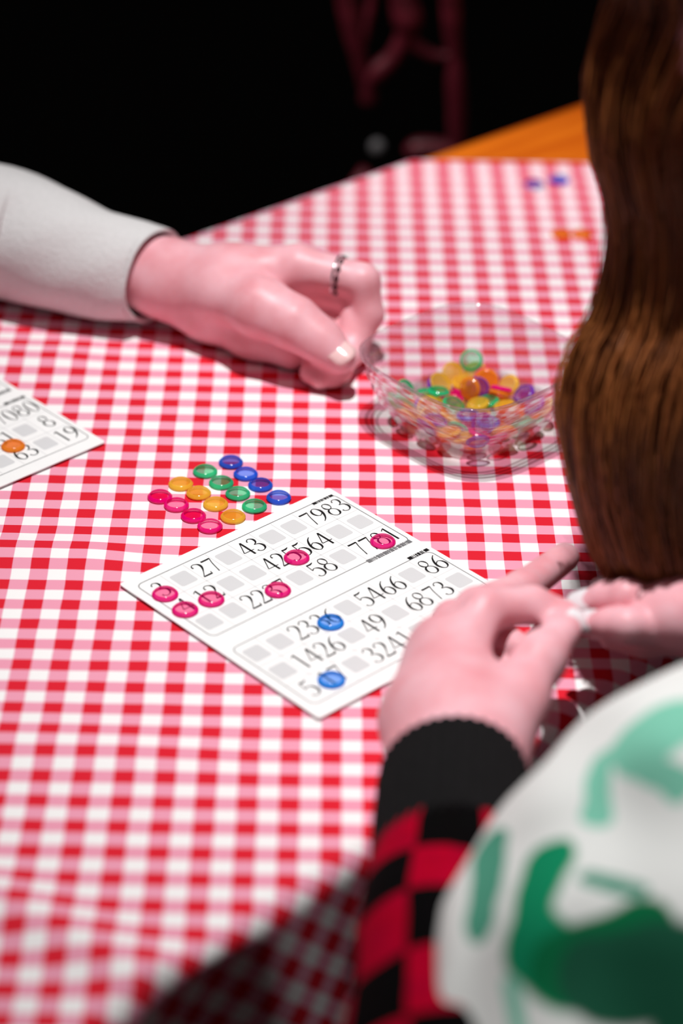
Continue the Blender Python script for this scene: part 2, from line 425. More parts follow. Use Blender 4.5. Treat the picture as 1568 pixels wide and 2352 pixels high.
over = np.zeros_like(XX)
for sgn, lim in ((1, N_FAR), (-1, -N_NEAR)):
    s = sgn*nn_-(lim-0.002) if sgn > 0 else -(XX*NN2[0]+YY*NN2[1])-(-NEAR2-0.002)
    EN = TN if sgn > 0 else NN2
    o_, dr = roll(s)
    msk = s > 0
    wob = 0.012*np.sin(tt_*34+sgn)*np.clip(dr/0.12, 0, 1)+0.007*np.sin(tt_*71)*np.clip(dr/0.15, 0, 1)
    shift = np.where(msk, o_-s+wob+np.clip(dr/0.1, 0, 1)*0.012, 0)
    Xc += sgn*EN[0]*shift; Yc += sgn*EN[1]*shift
    ZZ = np.where(msk, zc*np.clip(1-dr/0.01, 0, 1)-dr, ZZ)
    over = np.maximum(over, s)
keep = over < 0.27
idx = -np.ones(XX.shape, int); idx[keep] = np.arange(keep.sum())
V = np.stack([Xc[keep], Yc[keep], ZZ[keep]], -1)
Q = np.stack([idx[:-1, :-1], idx[1:, :-1], idx[1:, 1:], idx[:-1, 1:]], -1).reshape(-1, 4)
Q = Q[(Q >= 0).all(1)]
cloth = mobj('tablecloth', V, Q, M_GING)
uvs = np.stack([XX[keep]/PX, YY[keep]/PY], -1)
ul = cloth.data.uv_layers.new(name='UVMap')
li = np.empty(len(cloth.data.loops), int); cloth.data.loops.foreach_get('vertex_index', li)
ul.data.foreach_set('uv', uvs[li].astype(np.float32).ravel())
sd = cloth.modifiers.new('thickness', 'SOLIDIFY'); sd.thickness = 0.0008; sd.offset = -1
tag(cloth, 'red and white gingham tablecloth laid diagonally over the wooden table', 'tablecloth')

# ------------------------------------------------------------------ lotto cards
def ell(cx, cy, rx, ry, thin, thick, ph=0.0, n=22):
    return [(cx+rx*math.cos(2*math.pi*k/n), cy+ry*math.sin(2*math.pi*k/n), thin+(thick-thin)*abs(math.cos(2*math.pi*k/n-ph))**2) for k in range(n+1)]
_six = [[(.45, .99, .016), (.27, .83, .04), (.12, .55, .062), (.07, .28, .062), (.15, .07, .034), (.27, .0, .014), (.41, .09, .048), (.47, .28, .06), (.42, .48, .04), (.29, .56, .012), (.14, .46, .012)]]
GLYPH = {
 '0': [ell(.27, .5, .2, .5, .012, .06)],
 '1': [[(.3, 1.0, .03), (.28, .9, .05), (.28, .5, .055), (.28, .1, .055), (.28, .0, .055)], [(.12, .86, .012), (.2, .93, .016), (.3, .985, .03)]],
 '2': [[(.1, .78, .05), (.1, .9, .03), (.18, .98, .014), (.29, .99, .014), (.42, .9, .05), (.45, .75, .065), (.39, .56, .048), (.22, .28, .018), (.06, .06, .014)], [(.05, .05, .045), (.25, .055, .055), (.46, .055, .055)], [(.46, .02, .012), (.5, .2, .012)]],
 '3': [[(.09, .84, .048), (.14, .95, .018), (.26, 1.0, .014), (.38, .92, .048), (.41, .79, .06), (.35, .63, .04), (.2, .54, .012)], [(.2, .54, .012), (.39, .48, .038), (.47, .29, .064), (.41, .1, .05), (.25, .0, .014), (.1, .05, .022), (.06, .16, .05)]],
 '4': [[(.36, 1.0, .014), (.2, .65, .013), (.03, .3, .013)], [(.02, .285, .02), (.3, .285, .022), (.53, .285, .02)], [(.37, .99, .055), (.37, .5, .058), (.37, .0, .058)]],
 '5': [[(.12, .94, .05), (.3, .93, .055), (.46, .99, .02)], [(.13, .95, .012), (.1, .52, .012)], [(.1, .52, .012), (.24, .62, .02), (.41, .52, .055), (.47, .31, .065), (.4, .1, .05), (.23, .0, .014), (.1, .04, .022), (.06, .14, .048)]],
 '6': _six,
 '7': [[(.05, .94, .06), (.28, .94, .055), (.5, .95, .05)], [(.49, .95, .018), (.37, .6, .018), (.24, .0, .03)]],
 '8': [ell(.26, .77, .165, .22, .013, .05, .6), ell(.26, .27, .215, .27, .013, .058, -.5)],
 '9': [[(.54-x, 1-y, h) for x, y, h in _six[0]]],
}
def glyph_mesh(text, height):
    V, F = [], []; x0 = 0.0; adv = 0.56
    for ch in text:
        for st in GLYPH[ch]:
            pts = resample(st, max(4, 5*len(st))) if len(st) > 2 else np.array(st)
            L = []
            for i, (x, y, h) in enumerate(pts):
                a, b = pts[max(i-1, 0)], pts[min(i+1, len(pts)-1)]
                d = np.array([b[0]-a[0], b[1]-a[1]]); d = d/max(np.linalg.norm(d), 1e-6)
                h = max(h*0.82, 0.021)
                L.append(((x0+x-d[1]*h)*height, (y+d[0]*h)*height, 0)); L.append(((x0+x+d[1]*h)*height, (y-d[0]*h)*height, 0))
            b0 = len(V); V += L
            for i in range(len(pts)-1): F.append((b0+2*i, b0+2*i+1, b0+2*i+3, b0+2*i+2))
        x0 += adv
    return V, F, (x0-0.02)*height
def strip(V, F, pts, hw, z=0.0, closed=True):
    n = len(pts); b0 = len(V)
    for i in range(n):
        a = np.array(pts[i-1 if closed or i else i]); b = np.array(pts[(i+1) % n if closed or i < n-1 else i]); d = b-a; d = d/np.linalg.norm(d)
        x, y = pts[i]; V.append((x-d[1]*hw, y+d[0]*hw, z)); V.append((x+d[1]*hw, y-d[0]*hw, z))
    for i in range(n if closed else n-1):
        j = (i+1) % n; F.append((b0+2*i, b0+2*i+1, b0+2*j+1, b0+2*j))
def rrect(x0, x1, y0, y1, r, n=6):
    out = []
    for cx, cy, a0 in ((x1-r, y1-r, 0), (x0+r, y1-r, 90), (x0+r, y0+r, 180), (x1-r, y0+r, 270)):
        for k in range(n+1):
            a = math.radians(a0+90*k/n); out.append((cx+r*math.cos(a), cy+r*math.sin(a)))
    return out
def make_card(origin, ang, W, H, grids, label, base_z=0.0016, codes=True):
    """local x along the rows of numbers, local y up the card; origin = upper left corner"""
    root = empty('lotto_card', (origin[0], origin[1], base_z), ang)
    tag(root, label, 'lotto card', 'lotto cards on the gingham cloth')
    T = 0.0006
    V, F = [], []
    pr = rrect(0, W, -H, 0, 0.002)
    n = len(pr)
    V = [(x, y, 0) for x, y in pr]+[(x, y, T) for x, y in pr]
    F = [tuple(range(n))[::-1], tuple(range(n, 2*n))]+[(i, (i+1) % n, n+(i+1) % n, n+i) for i in range(n)]
    mobj('sheet', V, F, M_CARD, root, smooth=False)
    cw = 0.016; c0 = 0.0138
    for (v0, rows) in grids:
        # frame of the grid with rounded corners
        V, F = [], []; strip(V, F, rrect(0.0058, 0.150, -(v0+0.0645), -v0, 0.004), 0.00028)
        fr = mobj('grid_frame', V, F, M_LINE, root, smooth=False); fr.location.z = T+0.00006
        V, F = [], []
        for k in range(1, 9):
            x = c0+cw*(k-0.5); strip(V, F, [(x, -v0-0.001), (x, -v0-0.0635)], 0.00016, closed=False)
        for k in range(1, 3):
            y = -v0-0.0215*k; strip(V, F, [(0.0068, y), (0.149, y)], 0.00016, closed=False)
        gl = mobj('grid_lines', V, F, M_GREY, root, smooth=False); gl.location.z = T+0.00006
        for ri, row in enumerate(rows):
            yc = -(v0+0.0115+0.0204*ri)
            for ci in range(9):
                xc = c0+cw*ci
                tx = row.get(ci+1)
                if tx:
                    V, F, wd = glyph_mesh(tx, 0.0138)
                    nb_ = mobj('number', V, F, M_INK, root, smooth=False); nb_.location = (xc-wd/2+0.0002, yc-0.0069, T+0.0001)
                else:
                    pr = rrect(-0.0056, 0.0056, -0.0062, 0.0062, 0.0016, 3)
                    g = mobj('grey_cell', [(x, y, 0) for x, y in pr], [tuple(range(len(pr)))], M_GREY, root, smooth=False); g.location = (xc, yc, T+0.00005)
    if codes:
        # small printed code strips: solid ends and a row of ticks
        for (x0, x1, y, h, dark) in ((0.134, 0.1495, -0.0078, 0.0011, M_LINE), (0.1165, 0.1495, -0.0722, 0.0016, M_GREY), (0.1355, 0.1508, -0.0848, 0.0013, M_LINE)):
            V, F = [], []
            strip(V, F, [(x0, y), (x0+0.003, y)], h, closed=False); strip(V, F, [(x1-0.003, y), (x1, y)], h, closed=False)
            k = x0+0.0036
            while k < x1-0.0034:
                strip(V, F, [(k, y-h), (k, y+h)], 0.00028, closed=False); k += 0.0009+0.0004*math.sin(k*9000)
            cs = mobj('code_strip', V, F, M_INK if dark is M_LINE else M_LINE, root, smooth=False); cs.location.z = T+0.0001
    return root
UA = 0.74498
CO = (0.044611, -0.130039); CUx = np.array([math.cos(UA), math.sin(UA)]); CVx = np.array([math.sin(UA), -math.cos(UA)])
g1 = [{1: '3', 3: '27', 5: '43', 8: '79', 9: '83'}, {1: '4', 2: '12', 5: '42', 6: '55', 7: '64'}, {3: '22', 4: '37', 6: '58', 8: '77', 9: '81'}]
g2 = [{3: '23', 4: '36', 6: '54', 7: '66', 9: '86'}, {2: '14', 3: '26', 5: '49', 7: '68', 8: '73'}, {1: '5', 2: '17', 4: '32', 5: '41', 7: '67'}]
make_card(CO, UA, 0.1534, 0.1608, [(0.0072, g1), (0.0862, g2)], 'white lotto card in the centre with pink and blue counters on its numbers')
# the second card, cut off by the left frame edge
cr = at(243, 1022); UB = math.radians(43.5)
bu = np.array([math.cos(UB), math.sin(UB)]); bv = np.array([math.sin(UB), -math.cos(UB)])
o2 = cr[:2]-bu*0.1534-bv*0.1608
h1_ = [{1: '8', 3: '25', 5: '47', 6: '51', 8: '78'}, {2: '13', 4: '34', 5: '40', 7: '62', 9: '85'}, {1: '6', 3: '29', 6: '57', 7: '69', 8: '74'}]
h2_ = [{2: '18', 4: '31', 6: '56', 7: '61', 9: '80'}, {1: '2', 3: '21', 5: '48', 7: '63', 8: '71'}, {2: '11', 4: '39', 6: '53', 8: '70', 9: '89'}]
h2_ = [{2: '18', 4: '31', 6: '56', 8: '70', 9: '80'}, {1: '2', 3: '21', 6: '53', 7: '61', 9: '8'}, {2: '11', 4: '39', 5: '48', 7: '63', 9: '19'}]
make_card(o2, UB, 0.1534, 0.1608, [(0.0072, h1_), (0.0862, h2_)], 'white lotto card cut off at the left edge of the photo')

# ------------------------------------------------------------------ counters
CR, CT = 0.0072, 0.0024
COLS = {'pink': (252, 0, 150), 'yellow': (255, 210, 72), 'green': (44, 218, 152), 'blue': (16, 108, 238), 'light_blue': (30, 158, 245), 'orange': (255, 158, 44), 'purple': (130, 60, 200)}
CM = {}
for cn, rgb in COLS.items():
    face = plastic(cn+'_clear_plastic', rgb, 0.80 if cn not in ('yellow', 'orange') else 0.55); rim = plastic(cn+'_rim_plastic', rgb, 0.10)
    prof = [(0, 0), (CR-0.0006, 0), (CR-0.0001, 0.0002), (CR, 0.0006), (CR-0.0003, 0.0010), (CR-0.0011, CT-0.0005), (CR-0.0016, CT-0.0001), (CR-0.0022, CT), (CR-0.0030, CT-0.0001), (0, CT-0.0002)]
    N = 36; V = []; F = []
    for r, z in prof[1:-1]: V += [(r*math.cos(2*math.pi*k/N), r*math.sin(2*math.pi*k/N), z) for k in range(N)]
    np_ = len(prof)-2
    for i in range(np_-1):
        for k in range(N):
            j = (k+1) % N; F.append((i*N+k, i*N+j, (i+1)*N+j, (i+1)*N+k))
    F.append(tuple(range(N))[::-1]); F.append(tuple((np_-1)*N+k for k in range(N)))
    me = bpy.data.meshes.new('counter'); me.from_pydata(V, [], F); me.update(); me.materials.append(face); me.materials.append(rim)
    for p in me.polygons:
        p.use_smooth = True
        zc_ = sum(me.vertices[v].co.z for v in p.vertices)/len(p.vertices)
        rr_ = max(math.hypot(me.vertices[v].co.x, me.vertices[v].co.y) for v in p.vertices); rl_ = min(math.hypot(me.vertices[v].co.x, me.vertices[v].co.y) for v in p.vertices)
        p.material_index = 1 if (len(p.vertices) == 4 and rl_ > CR-0.00165) else 0
        if len(p.vertices) > 4: p.use_smooth = False
    CM[cn] = me
def counter(cn, loc, label, group=None, rot=None):
    o = bpy.data.objects.new('counter', CM[cn]); COL.objects.link(o); o.location = loc
    if rot is not None: o.rotation_mode = 'QUATERNION'; o.rotation_quaternion = rot
    tag(o, label, 'counter', group); return o
ZC = 0.0016+0.0006+0.00025
for cn, lb, x, y in (('pink', 'pink counter on the 3 at the left corner of the centre card', 379, 1362), ('pink', 'pink counter on the 4, second from the left corner of the centre card', 425, 1398),
                     ('pink', 'pink counter on the 12 of the centre card', 485, 1374), ('pink', 'pink counter on the 37, right beside the number 22', 638, 1353),
                     ('pink', 'pink counter on the 55, between the numbers 42 and 64', 681, 1278), ('pink', 'pink counter on the 81 at the right corner of the upper grid', 879, 1241),
                     ('light_blue', 'light blue counter on the 36, right beside the number 23', 759, 1427), ('light_blue', 'light blue counter beside the number 5, lowest on the centre card', 761, 1559)):
    p = at(x, y, ZC+CT/2)
    counter(cn, (p[0], p[1], ZC), lb, 'counters marking the centre card')
rowname = ['back', 'second', 'third', 'front']
GRID = {'blue': ((530, 1060), (564, 1087), (598, 1112), (640, 1141)), 'green': ((471, 1081), (508, 1107), (546, 1132), (584, 1161)),
        'yellow': ((415, 1110), (456, 1131), (495, 1156), (535, 1185)), 'pink': ((367, 1139), (405, 1158), (444, 1183), (482, 1207))}
nth = ['farthest from the card', 'second along its row from the back', 'third along its row from the back', 'nearest the card']
for cn, ps in GRID.items():
    for k, (x, y) in enumerate(ps):
        p = at(x, y, 0.0004+CT/2)
        counter(cn, (p[0], p[1], 0.0006), '%s see-through counter on the cloth, %s' % (cn, nth[k]), 'counters laid out in four rows of colour')
p = at(30, 1022, ZC+CT/2); counter('orange', (p[0], p[1], ZC), 'orange yellow counter on the card at the left edge')
for cn, x, y, lb in (('purple', 1226, 423, 'violet counter on the far cloth, left of the dark blue one'), ('blue', 1283, 413, 'dark blue counter lying near the far hem of the cloth'), ('orange', 1289, 537, 'orange counter on the far cloth behind the bowl, left of a pair'), ('orange', 1336, 538, 'orange counter on the far cloth behind the bowl, right of a pair')):
    p = at(x, y, CT/2); counter(cn, (p[0], p[1], 0.0006), lb)

# ------------------------------------------------------------------ glass bowl and its counters
BC = np.array([0.2425, 0.0525]); BROT = math.radians(42.7); BN = 3.5
def sq_ring(a, z, N=72):
    out = []
    for i in range(N):
        t = 2*math.pi*i/N; c, s = math.cos(t), math.sin(t); r = a/((abs(c)**BN+abs(s)**BN)**(1/BN))
        x, y = r*c, r*s
        out.append((x*math.cos(BROT)-y*math.sin(BROT), x*math.sin(BROT)+y*math.cos(BROT), z))
    return out
prof = [(.0002, .0010), (.028, .0010), (.0315, .0), (.036, .0), (.0385, .0018), (.0415, .0065), (.0445, .0120),
        (.0475, .0175), (.0492, .0190), (.0486, .0205), (.0506, .0250), (.0522, .0265), (.0516, .0280), (.0534, .0325), (.0550, .0340), (.0544, .0355), (.0566, .0440), (.0588, .0470),
        (.0592, .0485), (.0580, .0492), (.0562, .0480), (.0535, .0400), (.0500, .0300), (.0460, .0200), (.0410, .0105), (.0360, .0055), (.0300, .0036), (.0002, .0036)]
N = 72; V = []; F = []
for a, z in prof: V += sq_ring(a, z, N)
for i in range(len(prof)-1):
    for k in range(N):
        j = (k+1) % N; F.append((i*N+k, i*N+j, (i+1)*N+j, (i+1)*N+k))
bowl = mobj('glass_bowl', V, F, M_GLASS, loc=(BC[0], BC[1], 0.0004))
tag(bowl, 'clear square glass bowl filled with coloured counters', 'bowl')
PILE = [(0.0118,0.0254,0.006,0.91,0.034,-0.021,-0.413),(0.0051,0.0435,0.012,0.263,-0.4,0.817,0.32),(0.0246,0.0007,0.0054,0.0,-0.039,0.999,-0.0),(-0.0191,-0.0139,0.007,0.672,0.073,0.088,-0.732),
(-0.0395,-0.0115,0.0119,0.903,-0.272,0.325,-0.072),(0.023,-0.0168,0.0063,0.649,0.002,-0.061,-0.758),(0.0002,-0.0344,0.0065,0.994,-0.07,-0.038,-0.072),(-0.0358,-0.008,0.0133,0.415,0.37,-0.827,0.083),
(-0.0093,0.0417,0.0125,0.227,-0.774,0.45,0.383),(-0.034,0.005,0.0067,0.32,-0.061,0.069,-0.943),(0.0369,-0.0113,0.0093,0.859,-0.249,-0.164,0.417),(0.0006,-0.0333,0.0088,0.052,0.278,0.957,-0.061),
(-0.0218,-0.0032,0.0054,0.925,-0.0,0.0,0.381),(0.0054,0.0123,0.0054,0.974,-0.0,-0.0,0.227),(0.0195,-0.0317,0.0129,0.791,-0.408,0.097,0.446),(-0.0011,0.0322,0.0061,0.851,0.036,0.035,-0.522),
(-0.0456,0.0016,0.014,0.867,-0.082,0.457,-0.182),(-0.033,0.0055,0.009,0.022,0.72,-0.688,-0.09),(0.0355,0.0103,0.009,0.258,-0.139,0.952,0.085),(0.0108,0.0383,0.0113,0.631,0.231,-0.346,0.655),
(0.0256,0.0,0.0078,0.0,-0.921,-0.389,-0.0),(-0.0281,-0.0268,0.0128,0.388,0.863,-0.182,-0.269),(-0.0209,0.0115,0.0054,0.969,-0.0,-0.0,-0.246),(0.0138,-0.0373,0.0117,0.289,0.205,0.885,-0.303),
(0.0219,0.015,0.006,0.77,0.039,-0.019,-0.637),(0.0105,-0.0241,0.0058,0.449,-0.022,0.014,0.893),(-0.0183,0.0306,0.0096,0.44,0.305,-0.116,0.836),(-0.0172,0.0299,0.0117,0.15,-0.881,0.342,0.29),
(-0.0143,-0.0329,0.014,0.19,0.092,-0.087,-0.974),(-0.0257,0.018,0.0102,0.0,-0.074,0.997,-0.0),(-0.0268,0.0035,0.0105,0.849,-0.027,0.201,-0.489),(0.0351,-0.0102,0.0108,0.134,0.232,-0.187,-0.945),
(-0.007,-0.0344,0.0109,0.027,0.933,-0.337,0.124),(0.0022,-0.0457,0.0145,0.127,0.089,0.878,-0.453),(0.0288,-0.0173,0.0125,0.028,0.251,-0.162,-0.954),(-0.0126,-0.0274,0.0063,0.949,-0.013,0.063,0.31),
(0.0113,0.0349,0.0129,0.917,0.345,0.028,-0.201),(0.0022,0.0472,0.019,0.588,0.182,-0.367,0.698),(-0.0365,-0.0085,0.0107,0.895,-0.188,0.38,0.143),(-0.0094,0.0202,0.0054,0.99,-0.0,0.0,0.144),
(-0.0256,-0.0034,0.0134,0.842,0.457,0.19,-0.215),(-0.0023,0.0308,0.0084,0.77,0.043,-0.022,0.636),(-0.0296,-0.0141,0.0124,0.333,0.341,-0.563,-0.675),(-0.0031,0.0334,0.0111,0.365,0.027,-0.04,0.93),
(0.0104,-0.0013,0.0066,0.83,-0.035,-0.077,0.552),(-0.0392,0.0164,0.0136,0.416,-0.81,-0.343,0.23),(0.011,0.013,0.0097,0.991,-0.001,-0.133,-0.0),(0.0449,0.0001,0.013,0.8,-0.176,-0.409,0.403),
(0.0188,0.0194,0.0122,0.348,-0.171,-0.184,-0.903),(-0.0145,-0.0304,0.0112,0.088,-0.242,0.962,-0.092),(-0.0121,-0.0074,0.0092,0.895,-0.033,0.29,0.337),(0.0221,-0.008,0.0114,0.496,0.433,-0.559,0.504),
(0.0319,-0.0243,0.0139,0.789,-0.175,-0.448,-0.383),(0.0244,0.0289,0.0118,0.887,0.233,-0.357,0.177),(-0.0189,0.0171,0.0138,0.814,-0.06,0.072,0.573),(-0.0235,0.017,0.0078,0.985,-0.001,-0.0,0.174),
(-0.008,-0.0229,0.0108,0.881,-0.422,0.206,-0.054),(-0.0212,-0.0158,0.009,0.528,0.056,0.1,-0.841),(0.033,0.0172,0.0128,0.954,0.147,-0.262,-0.023),(-0.0269,-0.0258,0.0147,0.723,-0.462,0.095,-0.505),
(0.0198,0.0133,0.0082,0.686,0.041,-0.015,-0.726),(0.0181,-0.0285,0.0132,0.825,-0.291,-0.265,-0.406),(0.0042,-0.0327,0.013,0.975,-0.089,0.179,0.101),(0.0113,0.031,0.0127,0.308,-0.77,0.536,0.157),
(0.0054,-0.0002,0.0082,0.792,0.061,-0.058,-0.605),(-0.0214,-0.0177,0.0134,0.689,-0.092,0.069,-0.716),(-0.0017,-0.0054,0.0102,0.307,0.027,-0.04,-0.951),(-0.0076,0.0059,0.0054,1.0,-0.0,-0.0,0.013),
(0.0047,0.008,0.0108,0.658,-0.092,-0.062,0.745),(-0.0106,0.0163,0.0092,0.006,0.931,-0.352,-0.099),(0.0066,-0.0212,0.0127,0.269,-0.497,0.789,0.241),(0.0386,0.0037,0.0128,0.906,0.176,-0.259,-0.286),
(0.0228,0.0043,0.0106,0.928,0.02,-0.021,0.372),(0.015,-0.0158,0.0081,0.963,-0.047,-0.018,0.265),(-0.0396,-0.0003,0.0163,0.9,-0.292,0.188,-0.264),(0.0212,0.0007,0.0128,0.541,0.004,-0.028,0.841),
(0.0057,0.0256,0.012,0.798,0.295,-0.151,0.504),(-0.0197,0.0049,0.0106,0.438,-0.133,0.153,-0.876),(0.0198,0.0206,0.0142,0.668,-0.228,-0.105,-0.701),(-0.0097,0.0065,0.0105,0.016,0.147,-0.129,0.981),
(0.0002,0.0207,0.0135,0.488,0.021,-0.593,0.64),(0.0003,-0.0137,0.0054,0.826,-0.0,0.0,-0.564),(0.0102,-0.0139,0.0105,0.679,0.003,-0.021,-0.734),(0.0005,-0.0145,0.0078,0.965,-0.002,-0.001,-0.26)]
pc = ['yellow', 'pink', 'orange', 'green', 'purple', 'yellow', 'blue', 'orange', 'yellow', 'green', 'yellow', 'purple', 'orange', 'yellow']
rnd = random.Random(11)
for t in PILE:
    q = Quaternion(t[3:7]); up = q @ Vector((0, 0, 1))
    cn = rnd.choice(pc)
    loc = Vector((BC[0]+t[0], BC[1]+t[1], t[2]+0.0006))-up*(CT/2)
    counter(cn, loc, '%s counter in the pile inside the glass bowl' % cn, 'counters heaped in the glass bowl', q)

# ------------------------------------------------------------------ hands
def nail(parent, pos, nrm, d, wd, ln, m):
    nrm = Vector(nrm).normalized(); d = Vector(d); d = (d-nrm*d.dot(nrm)).normalized(); s = d.cross(nrm)
    V, F = [], []; nu, nv = 7, 8
    for layer in (0, 1):
        for i in range(nv):
            v = i/(nv-1)*2-1
            for j in range(nu):
                u = j/(nu-1)*2-1
                ww = wd*math.sqrt(max(0.02, 1-(max(0, abs(v)-0.45)/0.6)**2))
                p = Vector(pos)+s*(u*ww/2)+d*(v*ln/2)-nrm*(u*u*wd*0.16+layer*0.0009+v*v*0.0004)
                V.append(p)
    n0 = nu*nv
    for i in range(nv-1):
        for j in range(nu-1):
            a = i*nu+j; F.append((a, a+1, a+nu+1, a+nu)); F.append((n0+a, n0+a+nu, n0+a+nu+1, n0+a+1))
    rim = [j for j in range(nu)]+[i*nu+nu-1 for i in range(1, nv)]+[(nv-1)*nu+j for j in range(nu-2, -1, -1)]+[i*nu for i in range(nv-2, 0, -1)]
    for i in range(len(rim)):
        a, b = rim[i], rim[(i+1) % len(rim)]; F.append((a, n0+a, n0+b, b))
    return mobj('fingernail', V, F, m, parent)
def torus(name, pos, axis, R, r, m, parent, n=28, k=8, beads=0):
    ax = Vector(axis).normalized(); u = ax.orthogonal().normalized(); v = ax.cross(u); V = []; F = []
    for i in range(n):
        a = 2*math.pi*i/n; c = u*math.cos(a)+v*math.sin(a)
        rr = r*(1+0.55*math.cos(a*beads)) if beads else r
        for j in range(k):
            b = 2*math.pi*j/k; V.append(Vector(pos)+c*(R+rr*math.cos(b))+ax*(rr*math.sin(b)))
    for i in range(n):
        for j in range(k):
            F.append((i*k+j, ((i+1) % n)*k+j, ((i+1) % n)*k+(j+1) % k, i*k+(j+1) % k))
    return mobj(name, V, F, m, parent)

# --- person across the table: forearm from the left, hand resting on its side, pinching
far_person = empty('person', (-0.35, 0.42, FLOOR_Z))
tag(far_person, 'person in a light grey knitted sleeve reaching in from the left, pinching with ringed hand', 'person')
FP = Matrix.Translation((0.35, -0.42, -FLOOR_Z))
def rel(V, M): return [M @ Vector(v) for v in V]
W1 = J(385, 640, 35, 21)
ch = [
 ([J(150, 585, 40, 20), J(300, 620, 36, 21), W1], .012, .010),
 ([W1, J(530, 640, 44, 20), J(680, 612, 54, 14)], .012, .012),
 ([W1, J(530, 668, 36, 20), J(690, 645, 42, 14.5)], .012, .012),
 ([W1, J(520, 700, 25, 19), J(680, 690, 28, 15)], .012, .012),
 ([W1, J(480, 712, 21, 18), J(580, 768, 14, 14), J(670, 808, 11.5, 11)], .012, .008),
 ([J(690, 614, 55, 13.5), J(832, 645, 52, 10.8), J(846, 722, 32, 9.4), J(822, 786, 17, 8)], .004, .006),
 ([J(700, 648, 42, 13), J(822, 690, 36, 10), J(806, 806, 13, 9), J(764, 862, 8.5, 8)], .004, .003),
 ([J(690, 690, 28, 12.5), J(790, 760, 17, 9.5), J(775, 848, 9.5, 8.6), J(735, 866, 8.2, 7.6)], .004, .003),
 ([J(660, 745, 17, 12), J(735, 822, 10, 9), J(715, 856, 8, 7.5)], .004, .003),
 ([W1, J(500, 668, 40, 18), J(600, 706, 43, 17.5), J(675, 742, 39, 15), J(735, 782, 32, 12), J(780, 822, 25, 10)], .010, .006),
]
V, F = chains_mesh(ch, 0.0015)
V[:, 2] = np.maximum(V[:, 2], 0.0009)
mobj('body', rel(V, FP), F, M_SKIN, far_person)
tp = ch[-1][0][-1][0]; ti = ch[-1][0][-2][0]
view = (CAM-tp)/np.linalg.norm(CAM-tp)
nl = Vector(view)*0.75+Vector((0, 0, 1))*0.65
nl.normalize()
nail(far_person, FP @ (Vector(tp)+nl*0.0109+Vector(tp-ti).normalized()*0.001), nl, tp-ti, 0.0160, 0.0165, M_NAIL)
ip = ch[5][0]
mid = ip[0][0]*0.42+ip[1][0]*0.58
torus('finger_ring', FP @ Vector(mid), ip[1][0]-ip[0][0], 0.0121, 0.0008, M_SILVER, far_person)
mid2 = ip[0][0]*0.35+ip[1][0]*0.65
torus('beaded_ring', FP @ Vector(mid2), ip[1][0]-ip[0][0], 0.0117, 0.0011, M_BEAD, far_person, n=64, beads=12)
# sleeve of soft knit with folds, open at the wrist
sp_ = resample([(*at(-480, 470, .085), .048), (*at(-200, 512, .060), .046), (*at(0, 535, .046), .0435), (*at(120, 574, .041), .0405), (*at(230, 606, .038), .0345), (*at(325, 626, .037), .0305), (*at(352, 634, .037), .0300)], 46)
path = [tuple(r[:3]) for r in sp_]; rad = [r[3] for r in sp_]
fr_ = frames(path)
# return inside so that the cuff shows thickness
t_end = fr_[-1][1]
for k, rr in ((0, .0288), (-1, .0276), (-4, .0272), (-9, .0272)):
    path.append(tuple(fr_[k-1 if k else -1][0]) if k else tuple(Vector(path[-1])+t_end*0.0006)); rad.append(rr)
def foldmod(i, L, ph):
    return 1+0.030*math.sin(ph*2+L*38)+0.034*math.sin(L*58+1.7*math.sin(ph))+0.012*math.sin(ph*5+L*120)
def sweep_fixed(path, rad, nseg, mod, nfwd):
    """like sweep, but the inner return keeps the frame of the outer end"""
    fr = frames(path[:nfwd]); V = []; UV = []; F = []; L = 0.0
    last = fr[-1]
    for i in range(len(path)):
        p = Vector(path[i])
        if i < nfwd: t, n, b = fr[i][1:]
        else: t, n, b = last[1:]
        if 0 < i < nfwd: L += (p-Vector(path[i-1])).length
        for j in range(nseg):
            ph = 2*math.pi*j/nseg; r = rad[i]*mod(i, L, ph)
            V.append(p+n*(math.cos(ph)*r)+b*(math.sin(ph)*r)); UV.append((j/nseg, L))
    for i in range(len(path)-1):
        for j in range(nseg):
            k = (j+1) % nseg; F.append((i*nseg+j, i*nseg+k, (i+1)*nseg+k, (i+1)*nseg+j))
    return V, F, UV
V, F, UV = sweep_fixed(path, rad, 56, foldmod, len(sp_))
V = [Vector((v[0], v[1], max(v[2], float(cloth_z(v[0], v[1]))+0.0014))) for v in V]
sl = mobj('sleeve', rel(V, FP), F, M_KNIT, far_person); set_uv(sl, UV); sl['label'] = 'light grey knitted sleeve'

